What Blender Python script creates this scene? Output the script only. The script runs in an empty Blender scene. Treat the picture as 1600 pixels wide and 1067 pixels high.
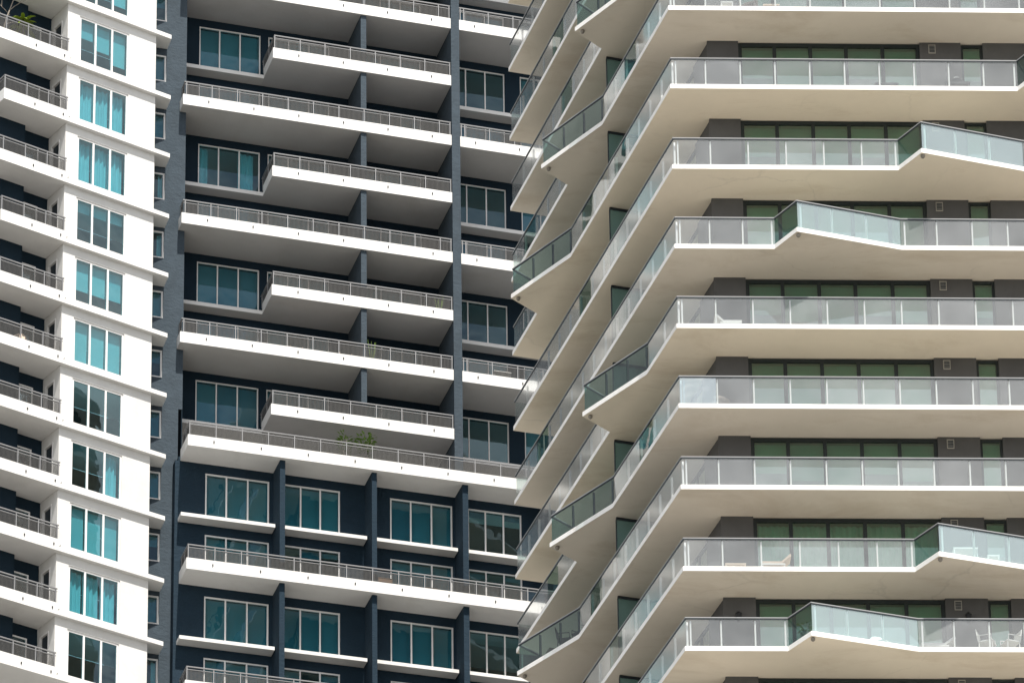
import bpy, bmesh, math, random
from mathutils import Vector, Matrix

random.seed(7)
scene = bpy.context.scene
COL = scene.collection

# ------------------------------------------------------------------ camera, sky, sun, exposure
TH, ROLL, FPX, SHIFT = math.radians(20.5), 0.0125, 8000.0, 1406.0
cam_d = bpy.data.cameras.new("camera")
cam = bpy.data.objects.new("camera", cam_d)
COL.objects.link(cam)
fw = Vector((0, math.cos(TH), math.sin(TH)))
up = Vector((0, -math.sin(TH), math.cos(TH)))
rt = Vector((1, 0, 0))
xr = rt * math.cos(ROLL) - up * math.sin(ROLL)
yu = up * math.cos(ROLL) + rt * math.sin(ROLL)
M = Matrix((xr, yu, -fw)).transposed().to_4x4()
M.translation = Vector((0, 0, 1.7))
cam.matrix_world = M
cam_d.sensor_width = 36.0
cam_d.sensor_fit = 'HORIZONTAL'
cam_d.lens = FPX / 1600.0 * 36.0
cam_d.shift_y = SHIFT / 1600.0
cam_d.clip_start = 1.0
cam_d.clip_end = 6000.0
scene.camera = cam

SUN_EL, SUN_AZ = math.radians(62), math.radians(20)      # azimuth: to the right of straight behind the camera
world = bpy.data.worlds.new("World")
scene.world = world
world.use_nodes = True
wn = world.node_tree
wn.nodes.clear()
w_out = wn.nodes.new('ShaderNodeOutputWorld')
w_bg = wn.nodes.new('ShaderNodeBackground')
w_sky = wn.nodes.new('ShaderNodeTexSky')
w_sky.sky_type = 'NISHITA'
w_sky.sun_disc = False
w_sky.sun_elevation = SUN_EL
w_sky.sun_rotation = math.pi - SUN_AZ
w_sky.air_density = 1.0
w_sky.dust_density = 1.5
w_tc = wn.nodes.new('ShaderNodeTexCoord')
w_map = wn.nodes.new('ShaderNodeMapping')
w_map.inputs['Scale'].default_value = (1.0, 1.0, 2.2)
w_noise = wn.nodes.new('ShaderNodeTexNoise')
w_noise.inputs['Scale'].default_value = 4.5
w_noise.inputs['Detail'].default_value = 7.0
w_noise.inputs['Roughness'].default_value = 0.55
w_noise.inputs['Distortion'].default_value = 0.6
w_ramp = wn.nodes.new('ShaderNodeValToRGB')
w_ramp.color_ramp.elements[0].position = 0.47
w_ramp.color_ramp.elements[1].position = 0.70
w_mix = wn.nodes.new('ShaderNodeMixRGB')
w_mix.inputs['Color2'].default_value = (20.0, 20.3, 20.8, 1)
wn.links.new(w_tc.outputs['Generated'], w_map.inputs['Vector'])
wn.links.new(w_map.outputs['Vector'], w_noise.inputs['Vector'])
w_sep = wn.nodes.new('ShaderNodeSeparateXYZ')
w_hz = wn.nodes.new('ShaderNodeMapRange')          # cloud cover closes towards the horizon, the same all round
w_hz.inputs['From Min'].default_value = 0.0
w_hz.inputs['From Max'].default_value = 0.75
w_hz.inputs['To Min'].default_value = 0.24
w_hz.inputs['To Max'].default_value = 0.0
w_add = wn.nodes.new('ShaderNodeMath'); w_add.operation = 'ADD'
wn.links.new(w_tc.outputs['Generated'], w_sep.inputs['Vector'])
wn.links.new(w_sep.outputs['Z'], w_hz.inputs['Value'])
wn.links.new(w_noise.outputs['Fac'], w_add.inputs[0])
wn.links.new(w_hz.outputs['Result'], w_add.inputs[1])
wn.links.new(w_add.outputs[0], w_ramp.inputs['Fac'])
wn.links.new(w_ramp.outputs['Color'], w_mix.inputs['Fac'])
wn.links.new(w_sky.outputs['Color'], w_mix.inputs['Color1'])
wn.links.new(w_mix.outputs['Color'], w_bg.inputs['Color'])
w_bg.inputs['Strength'].default_value = 0.05
wn.links.new(w_bg.outputs['Background'], w_out.inputs['Surface'])

sun_d = bpy.data.lights.new("sun", 'SUN')
sun_d.energy = 5.0
sun_d.angle = math.radians(0.5)
sun_d.color = (1.0, 0.955, 0.88)
sun = bpy.data.objects.new("sun", sun_d)
COL.objects.link(sun)
to_sun = Vector((math.sin(SUN_AZ) * math.cos(SUN_EL), -math.cos(SUN_AZ) * math.cos(SUN_EL), math.sin(SUN_EL)))
sun.rotation_euler = to_sun.to_track_quat('Z', 'Y').to_euler()
sun.location = (60, -40, 260)

scene.view_settings.view_transform = 'Standard'
scene.view_settings.look = 'None'
scene.view_settings.exposure = 0.66
scene.view_settings.gamma = 1.0
scene.view_settings.use_curve_mapping = False
scene.render.engine = 'CYCLES'
scene.cycles.max_bounces = 9
scene.cycles.diffuse_bounces = 4
scene.cycles.glossy_bounces = 4
scene.cycles.transparent_max_bounces = 24
scene.cycles.caustics_reflective = False
scene.cycles.caustics_refractive = False

# ------------------------------------------------------------------ materials
def new_mat(name):
    m = bpy.data.materials.new(name)
    m.use_nodes = True
    nt = m.node_tree
    nt.nodes.clear()
    out = nt.nodes.new('ShaderNodeOutputMaterial')
    return m, nt, out

def noise(nt, scale, detail=4.0, rough=0.6, stretch=None, dist=0.0):
    tc = nt.nodes.new('ShaderNodeNewGeometry')
    n = nt.nodes.new('ShaderNodeTexNoise')
    n.inputs['Scale'].default_value = scale
    n.inputs['Detail'].default_value = detail
    n.inputs['Roughness'].default_value = rough
    n.inputs['Distortion'].default_value = dist
    if stretch:
        mp = nt.nodes.new('ShaderNodeMapping')
        mp.inputs['Scale'].default_value = stretch
        nt.links.new(tc.outputs['Position'], mp.inputs['Vector'])
        nt.links.new(mp.outputs['Vector'], n.inputs['Vector'])
    else:
        nt.links.new(tc.outputs['Position'], n.inputs['Vector'])
    return n.outputs['Fac']

def ramp(nt, fac, p0, p1, c0=(0, 0, 0, 1), c1=(1, 1, 1, 1)):
    r = nt.nodes.new('ShaderNodeValToRGB')
    r.color_ramp.elements[0].position = p0
    r.color_ramp.elements[1].position = p1
    r.color_ramp.elements[0].color = c0
    r.color_ramp.elements[1].color = c1
    nt.links.new(fac, r.inputs['Fac'])
    return r.outputs['Color']

def mixc(nt, fac, a, b, mode='MIX'):
    m = nt.nodes.new('ShaderNodeMixRGB')
    m.blend_type = mode
    for sock, val in ((m.inputs['Fac'], fac), (m.inputs['Color1'], a), (m.inputs['Color2'], b)):
        if isinstance(val, (int, float)):
            sock.default_value = val
        elif isinstance(val, tuple):
            sock.default_value = val if len(val) == 4 else (*val, 1)
        else:
            nt.links.new(val, sock)
    return m.outputs['Color']

def surf(name, col, rough=0.8, var=0.12, vscale=0.6, stain=None, stain_amt=0.0, stain_scale=0.5, stain_stretch=None,
         bump=0.0, bscale=8.0, bstretch=None, metal=0.0, rnd=0.0, spec=0.3, bdist=0.03, cracks=0.0):
    m, nt, out = new_mat(name)
    b = nt.nodes.new('ShaderNodeBsdfPrincipled')
    b.inputs['Roughness'].default_value = rough
    b.inputs['Metallic'].default_value = metal
    b.inputs['Specular IOR Level'].default_value = spec
    base = (*col, 1)
    lo = tuple(c * (1 - var) for c in col) + (1,)
    hi = tuple(min(1, c * (1 + var * 0.6)) for c in col) + (1,)
    c = ramp(nt, noise(nt, vscale, 5.0, 0.65), 0.3, 0.7, lo, hi)
    if stain:
        f = ramp(nt, noise(nt, stain_scale, 6.0, 0.7, stain_stretch, 0.4), 0.52, 0.78)
        mul = nt.nodes.new('ShaderNodeMath'); mul.operation = 'MULTIPLY'
        nt.links.new(f, mul.inputs[0]); mul.inputs[1].default_value = stain_amt
        c = mixc(nt, mul.outputs[0], c, (*stain, 1))
    if cracks:
        geo = nt.nodes.new('ShaderNodeNewGeometry')
        nz = nt.nodes.new('ShaderNodeTexNoise'); nz.inputs['Scale'].default_value = 1.3; nz.inputs['Detail'].default_value = 4
        nt.links.new(geo.outputs['Position'], nz.inputs['Vector'])
        av = nt.nodes.new('ShaderNodeVectorMath'); av.operation = 'MULTIPLY_ADD'
        nt.links.new(nz.outputs['Color'], av.inputs[0]); av.inputs[1].default_value = (.8, .8, .8); nt.links.new(geo.outputs['Position'], av.inputs[2])
        vo = nt.nodes.new('ShaderNodeTexVoronoi'); vo.feature = 'DISTANCE_TO_EDGE'; vo.inputs['Scale'].default_value = .2
        nt.links.new(av.outputs[0], vo.inputs['Vector'])
        f = ramp(nt, vo.outputs['Distance'], 0.0, 0.011, (cracks,) * 3 + (1,), (0, 0, 0, 1))
        gate = ramp(nt, noise(nt, .17, 3.0, .6), .53, .64)
        g2 = nt.nodes.new('ShaderNodeMath'); g2.operation = 'MULTIPLY'
        nt.links.new(f, g2.inputs[0]); nt.links.new(gate, g2.inputs[1])
        c = mixc(nt, g2.outputs[0], c, tuple(q * .55 for q in col))
    if rnd:
        oi = nt.nodes.new('ShaderNodeObjectInfo')
        rr = ramp(nt, oi.outputs['Random'], 0.0, 1.0, (1 - rnd, 1 - rnd, 1 - rnd * 0.9, 1), (1, 1 - rnd * .12, 1 - rnd * .35, 1))
        c = mixc(nt, 1.0, c, rr, 'MULTIPLY')
    nt.links.new(c, b.inputs['Base Color'])
    if bump:
        bp = nt.nodes.new('ShaderNodeBump')
        bp.inputs['Strength'].default_value = bump
        bp.inputs['Distance'].default_value = bdist
        nt.links.new(noise(nt, bscale, 5.0, 0.6, bstretch), bp.inputs['Height'])
        nt.links.new(bp.outputs['Normal'], b.inputs['Normal'])
    nt.links.new(b.outputs['BSDF'], out.inputs['Surface'])
    return m

def glass(name, tint, milk=0.0, milk_col=(0.8, 0.8, 0.8), ior=1.5, rough=0.01, wobble=0.0, gmul=1.0, gcol=(1, 1, 1), mottle=0.0):
    m, nt, out = new_mat(name)
    tr = nt.nodes.new('ShaderNodeBsdfTransparent')
    tr.inputs['Color'].default_value = (*tint, 1)
    cur = tr.outputs['BSDF']
    if milk:
        df = nt.nodes.new('ShaderNodeBsdfDiffuse')
        df.inputs['Color'].default_value = (*milk_col, 1)
        mx = nt.nodes.new('ShaderNodeMixShader')
        mx.inputs['Fac'].default_value = milk
        if mottle:
            oi = nt.nodes.new('ShaderNodeObjectInfo')
            f = ramp(nt, noise(nt, 0.9, 4.0, 0.6), 0.3, 0.7, (1 - mottle,) * 3 + (1,), (1,) * 4)
            f2 = ramp(nt, oi.outputs['Random'], 0, 1, (1 - mottle,) * 3 + (1,), (1,) * 4)
            mm = nt.nodes.new('ShaderNodeMath'); mm.operation = 'MULTIPLY'
            m2 = nt.nodes.new('ShaderNodeMath'); m2.operation = 'MULTIPLY'
            nt.links.new(f, mm.inputs[0]); nt.links.new(f2, mm.inputs[1])
            nt.links.new(mm.outputs[0], m2.inputs[0]); m2.inputs[1].default_value = milk
            nt.links.new(m2.outputs[0], mx.inputs['Fac'])
        nt.links.new(cur, mx.inputs[1]); nt.links.new(df.outputs['BSDF'], mx.inputs[2])
        cur = mx.outputs['Shader']
    gl = nt.nodes.new('ShaderNodeBsdfGlossy')
    gl.inputs['Roughness'].default_value = rough
    gl.inputs['Color'].default_value = (*gcol, 1)
    fr = nt.nodes.new('ShaderNodeFresnel')
    fr.inputs['IOR'].default_value = ior
    # thin pane: the Fresnel term must not flip on back faces
    if wobble:
        bp = nt.nodes.new('ShaderNodeBump')
        bp.inputs['Strength'].default_value = wobble
        bp.inputs['Distance'].default_value = 0.05
        nt.links.new(noise(nt, 0.8, 2.0, 0.5), bp.inputs['Height'])
        nt.links.new(bp.outputs['Normal'], gl.inputs['Normal'])
    geo = nt.nodes.new('ShaderNodeNewGeometry')
    inv = nt.nodes.new('ShaderNodeMath'); inv.operation = 'SUBTRACT'; inv.inputs[0].default_value = 1.0
    nt.links.new(geo.outputs['Backfacing'], inv.inputs[1])
    mu = nt.nodes.new('ShaderNodeMath'); mu.operation = 'MULTIPLY'; mu.use_clamp = True
    mg = nt.nodes.new('ShaderNodeMath'); mg.operation = 'MULTIPLY'; mg.use_clamp = True
    mg.inputs[1].default_value = gmul
    nt.links.new(fr.outputs['Fac'], mg.inputs[0])
    nt.links.new(mg.outputs[0], mu.inputs[0]); nt.links.new(inv.outputs[0], mu.inputs[1])
    mx2 = nt.nodes.new('ShaderNodeMixShader')
    nt.links.new(mu.outputs[0], mx2.inputs['Fac'])
    nt.links.new(cur, mx2.inputs[1]); nt.links.new(gl.outputs['BSDF'], mx2.inputs[2])
    nt.links.new(mx2.outputs['Shader'], out.inputs['Surface'])
    return m

MT = {
    'white': surf('white_stucco', (0.635, 0.63, 0.61), 0.85, 0.07, 0.7, (0.52, 0.50, 0.47), 0.42, 0.9, (1, 1, .16), bump=0.35, bscale=3.0),
    'fascia': surf('white_fascia_paint', (0.68, 0.675, 0.66), 0.8, 0.06, 0.8, (0.50, 0.46, 0.40), 0.35, 1.1, bump=0.1, bscale=5.0),
    'fascia_r': surf('white_slab_edge_paint', (0.80, 0.79, 0.765), 0.8, 0.08, 0.9, (0.42, 0.37, 0.31), 0.5, 1.3, bump=0.25, bscale=6.0),
    'soffit_l': surf('grey_soffit', (0.53, 0.53, 0.535), 0.9, 0.10, 0.25, (0.38, 0.365, 0.34), 0.5, 0.22, bump=0.1, bscale=3.0, rnd=0.12),
    'soffit_w': surf('pale_soffit', (0.74, 0.735, 0.725), 0.9, 0.08, 0.3, (0.45, 0.44, 0.42), 0.4, 0.25, bump=0.1, bscale=3.0, rnd=0.06),
    'soffit_r': surf('beige_concrete_soffit', (0.84, 0.77, 0.66), 0.9, 0.07, 0.30, (0.54, 0.44, 0.32), 0.6, 0.20, (1.0, 2.2, 1), bump=0.15, bscale=2.0, rnd=0.2, cracks=0.28),
    'floor_l': surf('grey_floor_tile', (0.16, 0.16, 0.16), 0.7, 0.1, 1.0),
    'floor_w': surf('pale_floor_tile', (0.42, 0.41, 0.40), 0.7, 0.1, 1.0),
    'floor_r': surf('pale_balcony_tile', (0.64, 0.61, 0.56), 0.6, 0.1, 1.0),
    'blue': surf('blue_grey_stucco', (0.044, 0.061, 0.077), 0.9, 0.18, 1.6, (0.031, 0.045, 0.059), 0.6, 0.6, (1, 1, .4), bump=0.6, bscale=5.5, bstretch=(1, 1, 1.5), bdist=0.05),
    'blue_shaded': surf('blue_stucco_shaded', (0.0055, 0.0175, 0.030), 0.92, 0.10, 1.2, bump=0.3, bscale=5.0),  # same blue-grey stucco, with the shade of the recesses put into its colour
    'blue_low_shaded': surf('blue_stucco_low_shaded', (0.0085, 0.0235, 0.039), 0.9, 0.12, 1.6, bump=0.6, bscale=4.5, bstretch=(1, 1, 2.0), bdist=0.05),  # blue-grey stucco again, its colour darkened for the shade below the long balconies
    'grey_r': surf('dark_grey_render', (0.088, 0.088, 0.088), 0.85, 0.16, 0.7, (0.06, 0.058, 0.058), 0.5, 0.8, (1, 1, .3), bump=0.2, bscale=5.0, rnd=0.12),
    'frame_w': surf('white_window_frame', (0.72, 0.71, 0.70), 0.45, 0.05, 2.0),
    'frame_d': surf('dark_window_frame', (0.018, 0.025, 0.026), 0.4, 0.15, 2.0),
    'rail_l': surf('light_grey_metal', (0.215, 0.215, 0.22), 0.45, 0.08, 2.0),
    'mesh': surf('grey_wire_mesh', (0.085, 0.083, 0.08), 0.5, 0.1, 2.0),
    'rail_r': surf('pale_aluminium', (0.66, 0.67, 0.66), 0.38, 0.08, 2.0),
    'rail_h': surf('grey_aluminium_handrail', (0.30, 0.305, 0.31), 0.35, 0.08, 2.0),
    'gasket': surf('dark_gasket', (0.02, 0.028, 0.035), 0.5, 0.1, 2.0),
    'blind': surf('pale_roller_blind', (0.72, 0.72, 0.70), 0.9, 0.05, 0.9, bump=0.2, bscale=3.0, bstretch=(1, 1, .15), rnd=0.16),
    'blind_shaded': surf('roller_blind_shaded', (0.27, 0.34, 0.38), 0.9, 0.05, 0.9, bump=0.2, bscale=3.0, bstretch=(1, 1, .15), rnd=0.3),  # pale blind again, its colour darkened to stand for shade on the blue facade
    'blind_g': surf('grey_green_roller_blind', (0.62, 0.65, 0.62), 0.9, 0.06, 0.9, rnd=0.2),
    'curtain': surf('white_curtain', (0.78, 0.78, 0.76), 0.9, 0.06, 1.2),
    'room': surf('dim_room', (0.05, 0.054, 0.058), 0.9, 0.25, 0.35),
    'pane_l': glass('teal_window_glass', (0.52, 0.79, 0.835), ior=1.5, wobble=0.10, gmul=2.5, gcol=(.75, .97, 1)),
    'pane_r': glass('green_window_glass', (0.50, 0.71, 0.62), ior=1.5, wobble=0.05, gmul=3.8, gcol=(.88, 1, .95)),
    'gpanel': glass('milky_balcony_glass', (0.92, 0.935, 0.935), 0.145, (0.75, 0.78, 0.80), ior=1.5, rough=0.10, wobble=0.07, mottle=0.42, gmul=1.7),
    'gclear': glass('clear_balcony_glass', (0.84, 0.92, 0.92), 0.19, (0.78, 0.87, 0.90), ior=1.52, wobble=0.10, gmul=2.4, gcol=(0.86, 0.97, 1.0)),
    'gclear_unlit': glass('clear_balcony_glass_unlit', (0.62, 0.74, 0.71), 0.03, (0.4, 0.5, 0.5), ior=1.5, wobble=0.08, gmul=0.8),  # clear glass again, tint darkened for panels the sun does not reach
    'gmirror': glass('reflective_balcony_glass', (0.7, 0.82, 0.84), 0.16, (0.78, 0.87, 0.9), ior=1.5, wobble=0.25, gmul=7.0),
    'screen': glass('teal_privacy_glass', (0.42, 0.62, 0.60), 0.40, (0.22, 0.33, 0.32), ior=1.45),
    'ground': surf('pale_city_ground', (0.20, 0.195, 0.18), 0.9, 0.25, 0.03),
    'wood': surf('brown_wood', (0.20, 0.12, 0.07), 0.6, 0.2, 5.0),
    'cushion': surf('beige_cushion', (0.58, 0.47, 0.38), 0.9, 0.1, 3.0),
    'plastic': surf('white_plastic', (0.60, 0.60, 0.59), 0.4, 0.04, 3.0),
    'black': surf('black_metal', (0.015, 0.016, 0.018), 0.45, 0.1, 3.0),
    'wicker': surf('dark_wicker', (0.10, 0.085, 0.075), 0.7, 0.3, 14.0, bump=0.6, bscale=25.0),
    'leaf': surf('green_leaf', (0.125, 0.205, 0.04), 0.5, 0.45, 6.0),
    'leaf_y': surf('bright_palm_leaf', (0.22, 0.30, 0.035), 0.5, 0.4, 6.0),
    'bark': surf('grey_bark', (0.24, 0.21, 0.18), 0.9, 0.3, 9.0),
    'pot': surf('grey_planter', (0.22, 0.21, 0.20), 0.8, 0.2, 4.0),
    'lamp': surf('bronze_fixture', (0.22, 0.20, 0.17), 0.5, 0.2, 4.0),
    'vent': surf('cream_vent_metal', (0.30, 0.285, 0.25), 0.6, 0.15, 4.0),
}

# ------------------------------------------------------------------ frames (local u, v, z -> world)
class Frame:
    def __init__(s, ox, oy, eu, ev):
        s.o, s.eu, s.ev = (ox, oy), eu, ev
    def __call__(s, u, v, z):
        return (s.o[0] + s.eu[0] * u + s.ev[0] * v, s.o[1] + s.eu[1] * u + s.ev[1] * v, z)
    def angle(s):
        return math.atan2(s.eu[1], s.eu[0])
    def sub(s, u, v, du, dv):                # frame at (u,v) with its u axis along (du,dv) of this one and v outward on the same side
        n = math.hypot(du, dv); du /= n; dv /= n
        o = s(u, v, 0)
        eu = (s.eu[0] * du + s.ev[0] * dv, s.eu[1] * du + s.ev[1] * dv)
        ev = (-s.eu[0] * dv + s.ev[0] * du, -s.eu[1] * dv + s.ev[1] * du)
        return Frame(o[0], o[1], eu, ev)

aL = math.radians(16.8)
L = Frame(-2.06, 195.44, (math.cos(aL), math.sin(aL)), (math.sin(aL), -math.cos(aL)))       # blue facade: u right, v outward
r18 = math.radians(18.5)
_o = L(-12.8, 0.2, 0)
_w = (-math.cos(r18), math.sin(r18)); _n = (math.sin(r18), math.cos(r18))
W = Frame(_o[0], _o[1],
          (L.eu[0] * _w[0] + L.ev[0] * _w[1], L.eu[1] * _w[0] + L.ev[1] * _w[1]),
          (L.eu[0] * _n[0] + L.ev[0] * _n[1], L.eu[1] * _n[0] + L.ev[1] * _n[1]))             # white facade: u LEFT, v outward
aF, aS = math.radians(2.1), math.radians(107.2)
F = Frame(6.17, 156.83, (math.cos(aF), math.sin(aF)), (math.sin(aF), -math.cos(aF)))           # right tower, front face
S = Frame(6.17, 156.83, (math.cos(aS), math.sin(aS)), (-math.sin(aS), math.cos(aS)))          # right tower, side face: u away from the corner

# ------------------------------------------------------------------ mesh building
class MB:
    def __init__(s):
        s.v, s.f, s.m = [], [], []
    def add(s, vs, fs, mi=0):
        k = len(s.v)
        s.v += vs
        for f in fs:
            s.f.append(tuple(i + k for i in f)); s.m.append(mi if isinstance(mi, int) else 0)
        return k
    def box(s, T, u0, u1, v0, v1, z0, z1, mi=0, top=None, bot=None):
        vs = [T(u, v, z) for z in (z0, z1) for (u, v) in ((u0, v0), (u1, v0), (u1, v1), (u0, v1))]
        k = len(s.v); s.v += vs
        for j, f in enumerate(((0, 3, 2, 1), (4, 5, 6, 7), (0, 1, 5, 4), (1, 2, 6, 5), (2, 3, 7, 6), (3, 0, 4, 7))):
            s.f.append(tuple(i + k for i in f))
            s.m.append(bot if j == 0 and bot is not None else top if j == 1 and top is not None else mi)
        return s
    def prism(s, pts, z0, z1, mi=0, top=None, bot=None):
        n = len(pts); k = len(s.v)
        s.v += [(p[0], p[1], z0) for p in pts] + [(p[0], p[1], z1) for p in pts]
        s.f.append(tuple(k + i for i in reversed(range(n)))); s.m.append(mi if bot is None else bot)
        s.f.append(tuple(k + n + i for i in range(n))); s.m.append(mi if top is None else top)
        for i in range(n):
            j = (i + 1) % n
            s.f.append((k + i, k + j, k + n + j, k + n + i)); s.m.append(mi)
        return s
    def strip(s, pts, w0, w1, z0, z1, mi=0, side=1.0):
        """a bar of rectangular section following plan points; w0..w1 offsets to the side of travel"""
        n = len(pts); rings = []
        for i in range(n):
            d0 = d1 = None
            if i > 0: d0 = Vector((pts[i][0] - pts[i-1][0], pts[i][1] - pts[i-1][1])).normalized()
            if i < n - 1: d1 = Vector((pts[i+1][0] - pts[i][0], pts[i+1][1] - pts[i][1])).normalized()
            d0 = d0 or d1; d1 = d1 or d0
            n0 = Vector((-d0.y, d0.x)); n1 = Vector((-d1.y, d1.x))
            mt = (n0 + n1)
            mt = mt / max(0.35, mt.length_squared / 2.0)
            rings.append([(pts[i][0] + mt.x * w * side, pts[i][1] + mt.y * w * side, z) for (w, z) in ((w0, z0), (w1, z0), (w1, z1), (w0, z1))])
        k = len(s.v)
        for r in rings: s.v += r
        for i in range(n - 1):
            for j in range(4):
                a, b = k + i * 4 + j, k + i * 4 + (j + 1) % 4
                s.f.append((a, b, b + 4, a + 4)); s.m.append(mi)
        s.f.append((k, k + 1, k + 2, k + 3)); s.m.append(mi)
        e = k + (n - 1) * 4
        s.f.append((e + 3, e + 2, e + 1, e)); s.m.append(mi)
        return s
    def tube(s, pts, r, seg=6, mi=0):
        k = len(s.v); n = len(pts)
        rs = r if isinstance(r, (list, tuple)) else [r] * n
        for i, p in enumerate(pts):
            p = Vector(p)
            d = (Vector(pts[min(i + 1, n - 1)]) - Vector(pts[max(i - 1, 0)])).normalized()
            a = d.orthogonal().normalized(); b = d.cross(a)
            for j in range(seg):
                t = 2 * math.pi * j / seg
                s.v.append(tuple(p + (a * math.cos(t) + b * math.sin(t)) * rs[i]))
        for i in range(n - 1):
            for j in range(seg):
                a0 = k + i * seg + j; b0 = k + i * seg + (j + 1) % seg
                s.f.append((a0, b0, b0 + seg, a0 + seg)); s.m.append(mi)
        s.f.append(tuple(k + j for j in range(seg))); s.m.append(mi)
        s.f.append(tuple(k + (n - 1) * seg + j for j in range(seg))); s.m.append(mi)
        return s
    def lathe(s, c, prof, seg=14, mi=0):
        k = len(s.v); n = len(prof)
        for (r, z) in prof:
            for j in range(seg):
                t = 2 * math.pi * j / seg
                s.v.append((c[0] + r * math.cos(t), c[1] + r * math.sin(t), c[2] + z))
        for i in range(n - 1):
            for j in range(seg):
                a0 = k + i * seg + j; b0 = k + i * seg + (j + 1) % seg
                s.f.append((a0, b0, b0 + seg, a0 + seg)); s.m.append(mi)
        s.f.append(tuple(k + j for j in range(seg))); s.m.append(mi)
        s.f.append(tuple(k + (n - 1) * seg + j for j in range(seg))); s.m.append(mi)
        return s

def mesh_of(name, mb, mats, org=(0, 0, 0), recalc=True, smooth=False):
    me = bpy.data.meshes.new(name)
    me.from_pydata([(x - org[0], y - org[1], z - org[2]) for x, y, z in mb.v], [], mb.f)
    for m in (mats if isinstance(mats, (list, tuple)) else [mats]):
        me.materials.append(MT[m])
    if any(mb.m):
        me.polygons.foreach_set('material_index', mb.m)
    if recalc:
        bm = bmesh.new(); bm.from_mesh(me)
        bmesh.ops.recalc_face_normals(bm, faces=bm.faces)
        bm.to_mesh(me); bm.free()
    if smooth:
        me.polygons.foreach_set('use_smooth', [True] * len(me.polygons))
    me.update()
    return me

def link(name, data, parent=None, loc=(0, 0, 0), rz=0.0, sc=(1, 1, 1)):
    o = bpy.data.objects.new(name, data)
    COL.objects.link(o)
    o.parent = parent
    o.location = loc
    o.rotation_euler = (0, 0, rz)
    o.scale = sc
    return o

class Thing:
    """an Empty at the thing's base; parts are given in world coordinates"""
    def __init__(s, name, label, cat, base, group=None):
        s.base = Vector(base)
        s.root = link(name, None, None, base)
        s.root.empty_display_size = 0.3
        s.root['label'] = label; s.root['category'] = cat
        if group: s.root['group'] = group
    def part(s, name, mb, mats, parent=None, label=None, kind=None, smooth=False):
        o = link(name, mesh_of(name, mb, mats, s.base, smooth=smooth), parent or s.root)
        if label: o['label'] = label
        if kind: o['kind'] = kind
        return o
    def piece(s, name, data, at, rz=0.0, parent=None, sc=(1, 1, 1), kind=None):
        o = link(name, data, parent or s.root, Vector(at) - s.base, rz, sc)
        if kind: o['kind'] = kind
        return o

# ------------------------------------------------------------------ ground
mb = MB()
mb.f.append((0, 1, 2, 3)); mb.m.append(0)
mb.v += [(-3000, -3000, 0), (3000, -3000, 0), (3000, 3000, 0), (-3000, 3000, 0)]
g = link('ground', mesh_of('ground', mb, 'ground'))
g['kind'] = 'structure'

# ------------------------------------------------------------------ shared pieces
_cache = {}
def mesh_panel_data(w, h):
    """a framed woven-wire railing infill: one connected sheet with square openings; x along, z up, 18 mm deep"""
    w = round(w, 2); key = ('mp', w, h)
    if key in _cache: return _cache[key]
    fr, nx, nz = 0.022, max(2, round((w - .05) / 0.058)), max(2, round(h / 0.058))
    def lines(a, b, n, wire):
        p = (b - a) / n; out = []
        for i in range(n):
            lo = a + i * p + (0 if i == 0 else wire / 2); hi = a + (i + 1) * p - (0 if i == n - 1 else wire / 2)
            out += [lo, hi]
        return out
    xs = [0.0] + lines(fr, w - fr, nx, 0.013) + [w]
    zs = [0.0] + lines(fr, h - fr, nz, 0.013) + [h]
    mb = MB(); NX, NZ = len(xs), len(zs)
    mb.v = [(x, 0.0, z) for z in zs for x in xs]
    for j in range(NZ - 1):
        for i in range(NX - 1):
            if i % 2 == 1 and j % 2 == 1: continue
            a = j * NX + i
            mb.f.append((a, a + 1, a + NX + 1, a + NX)); mb.m.append(0)
    me = mesh_of('mesh_panel', mb, 'mesh', recalc=False)
    bm = bmesh.new(); bm.from_mesh(me)
    r = bmesh.ops.extrude_face_region(bm, geom=bm.faces[:])
    bmesh.ops.translate(bm, vec=(0, 0.015, 0), verts=[v for v in r['geom'] if isinstance(v, bmesh.types.BMVert)])
    bmesh.ops.recalc_face_normals(bm, faces=bm.faces)
    bm.to_mesh(me); bm.free(); me.update()
    _cache[key] = me
    return me

ID = lambda u, v, z: (u, v, z)
def box_data(name, w, d, h, mat, cx=True):
    key = (name, w, d, h, mat)
    if key not in _cache:
        m = MB(); m.box(ID, -w / 2 if cx else 0, w / 2 if cx else w, -d / 2, d / 2, 0, h)
        _cache[key] = mesh_of(name, m, mat)
    return _cache[key]

def curtain_mb(T, u0, u1, v, z0, z1, amp=0.05, wave=0.22, ph=0.0):
    m = MB(); n = max(6, int((u1 - u0) / 0.045))
    for i in range(n + 1):
        u = u0 + (u1 - u0) * i / n
        d = amp * math.sin(2 * math.pi * u / wave + ph) + amp * .5 * math.sin(2 * math.pi * u / (wave * 2.7) + 2 * ph)
        for z in (z0, z1): m.v.append(T(u, v + d, z))
    for i in range(n):
        a = i * 2
        m.f.append((a, a + 2, a + 3, a + 1)); m.m.append(0)
    return m

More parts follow.
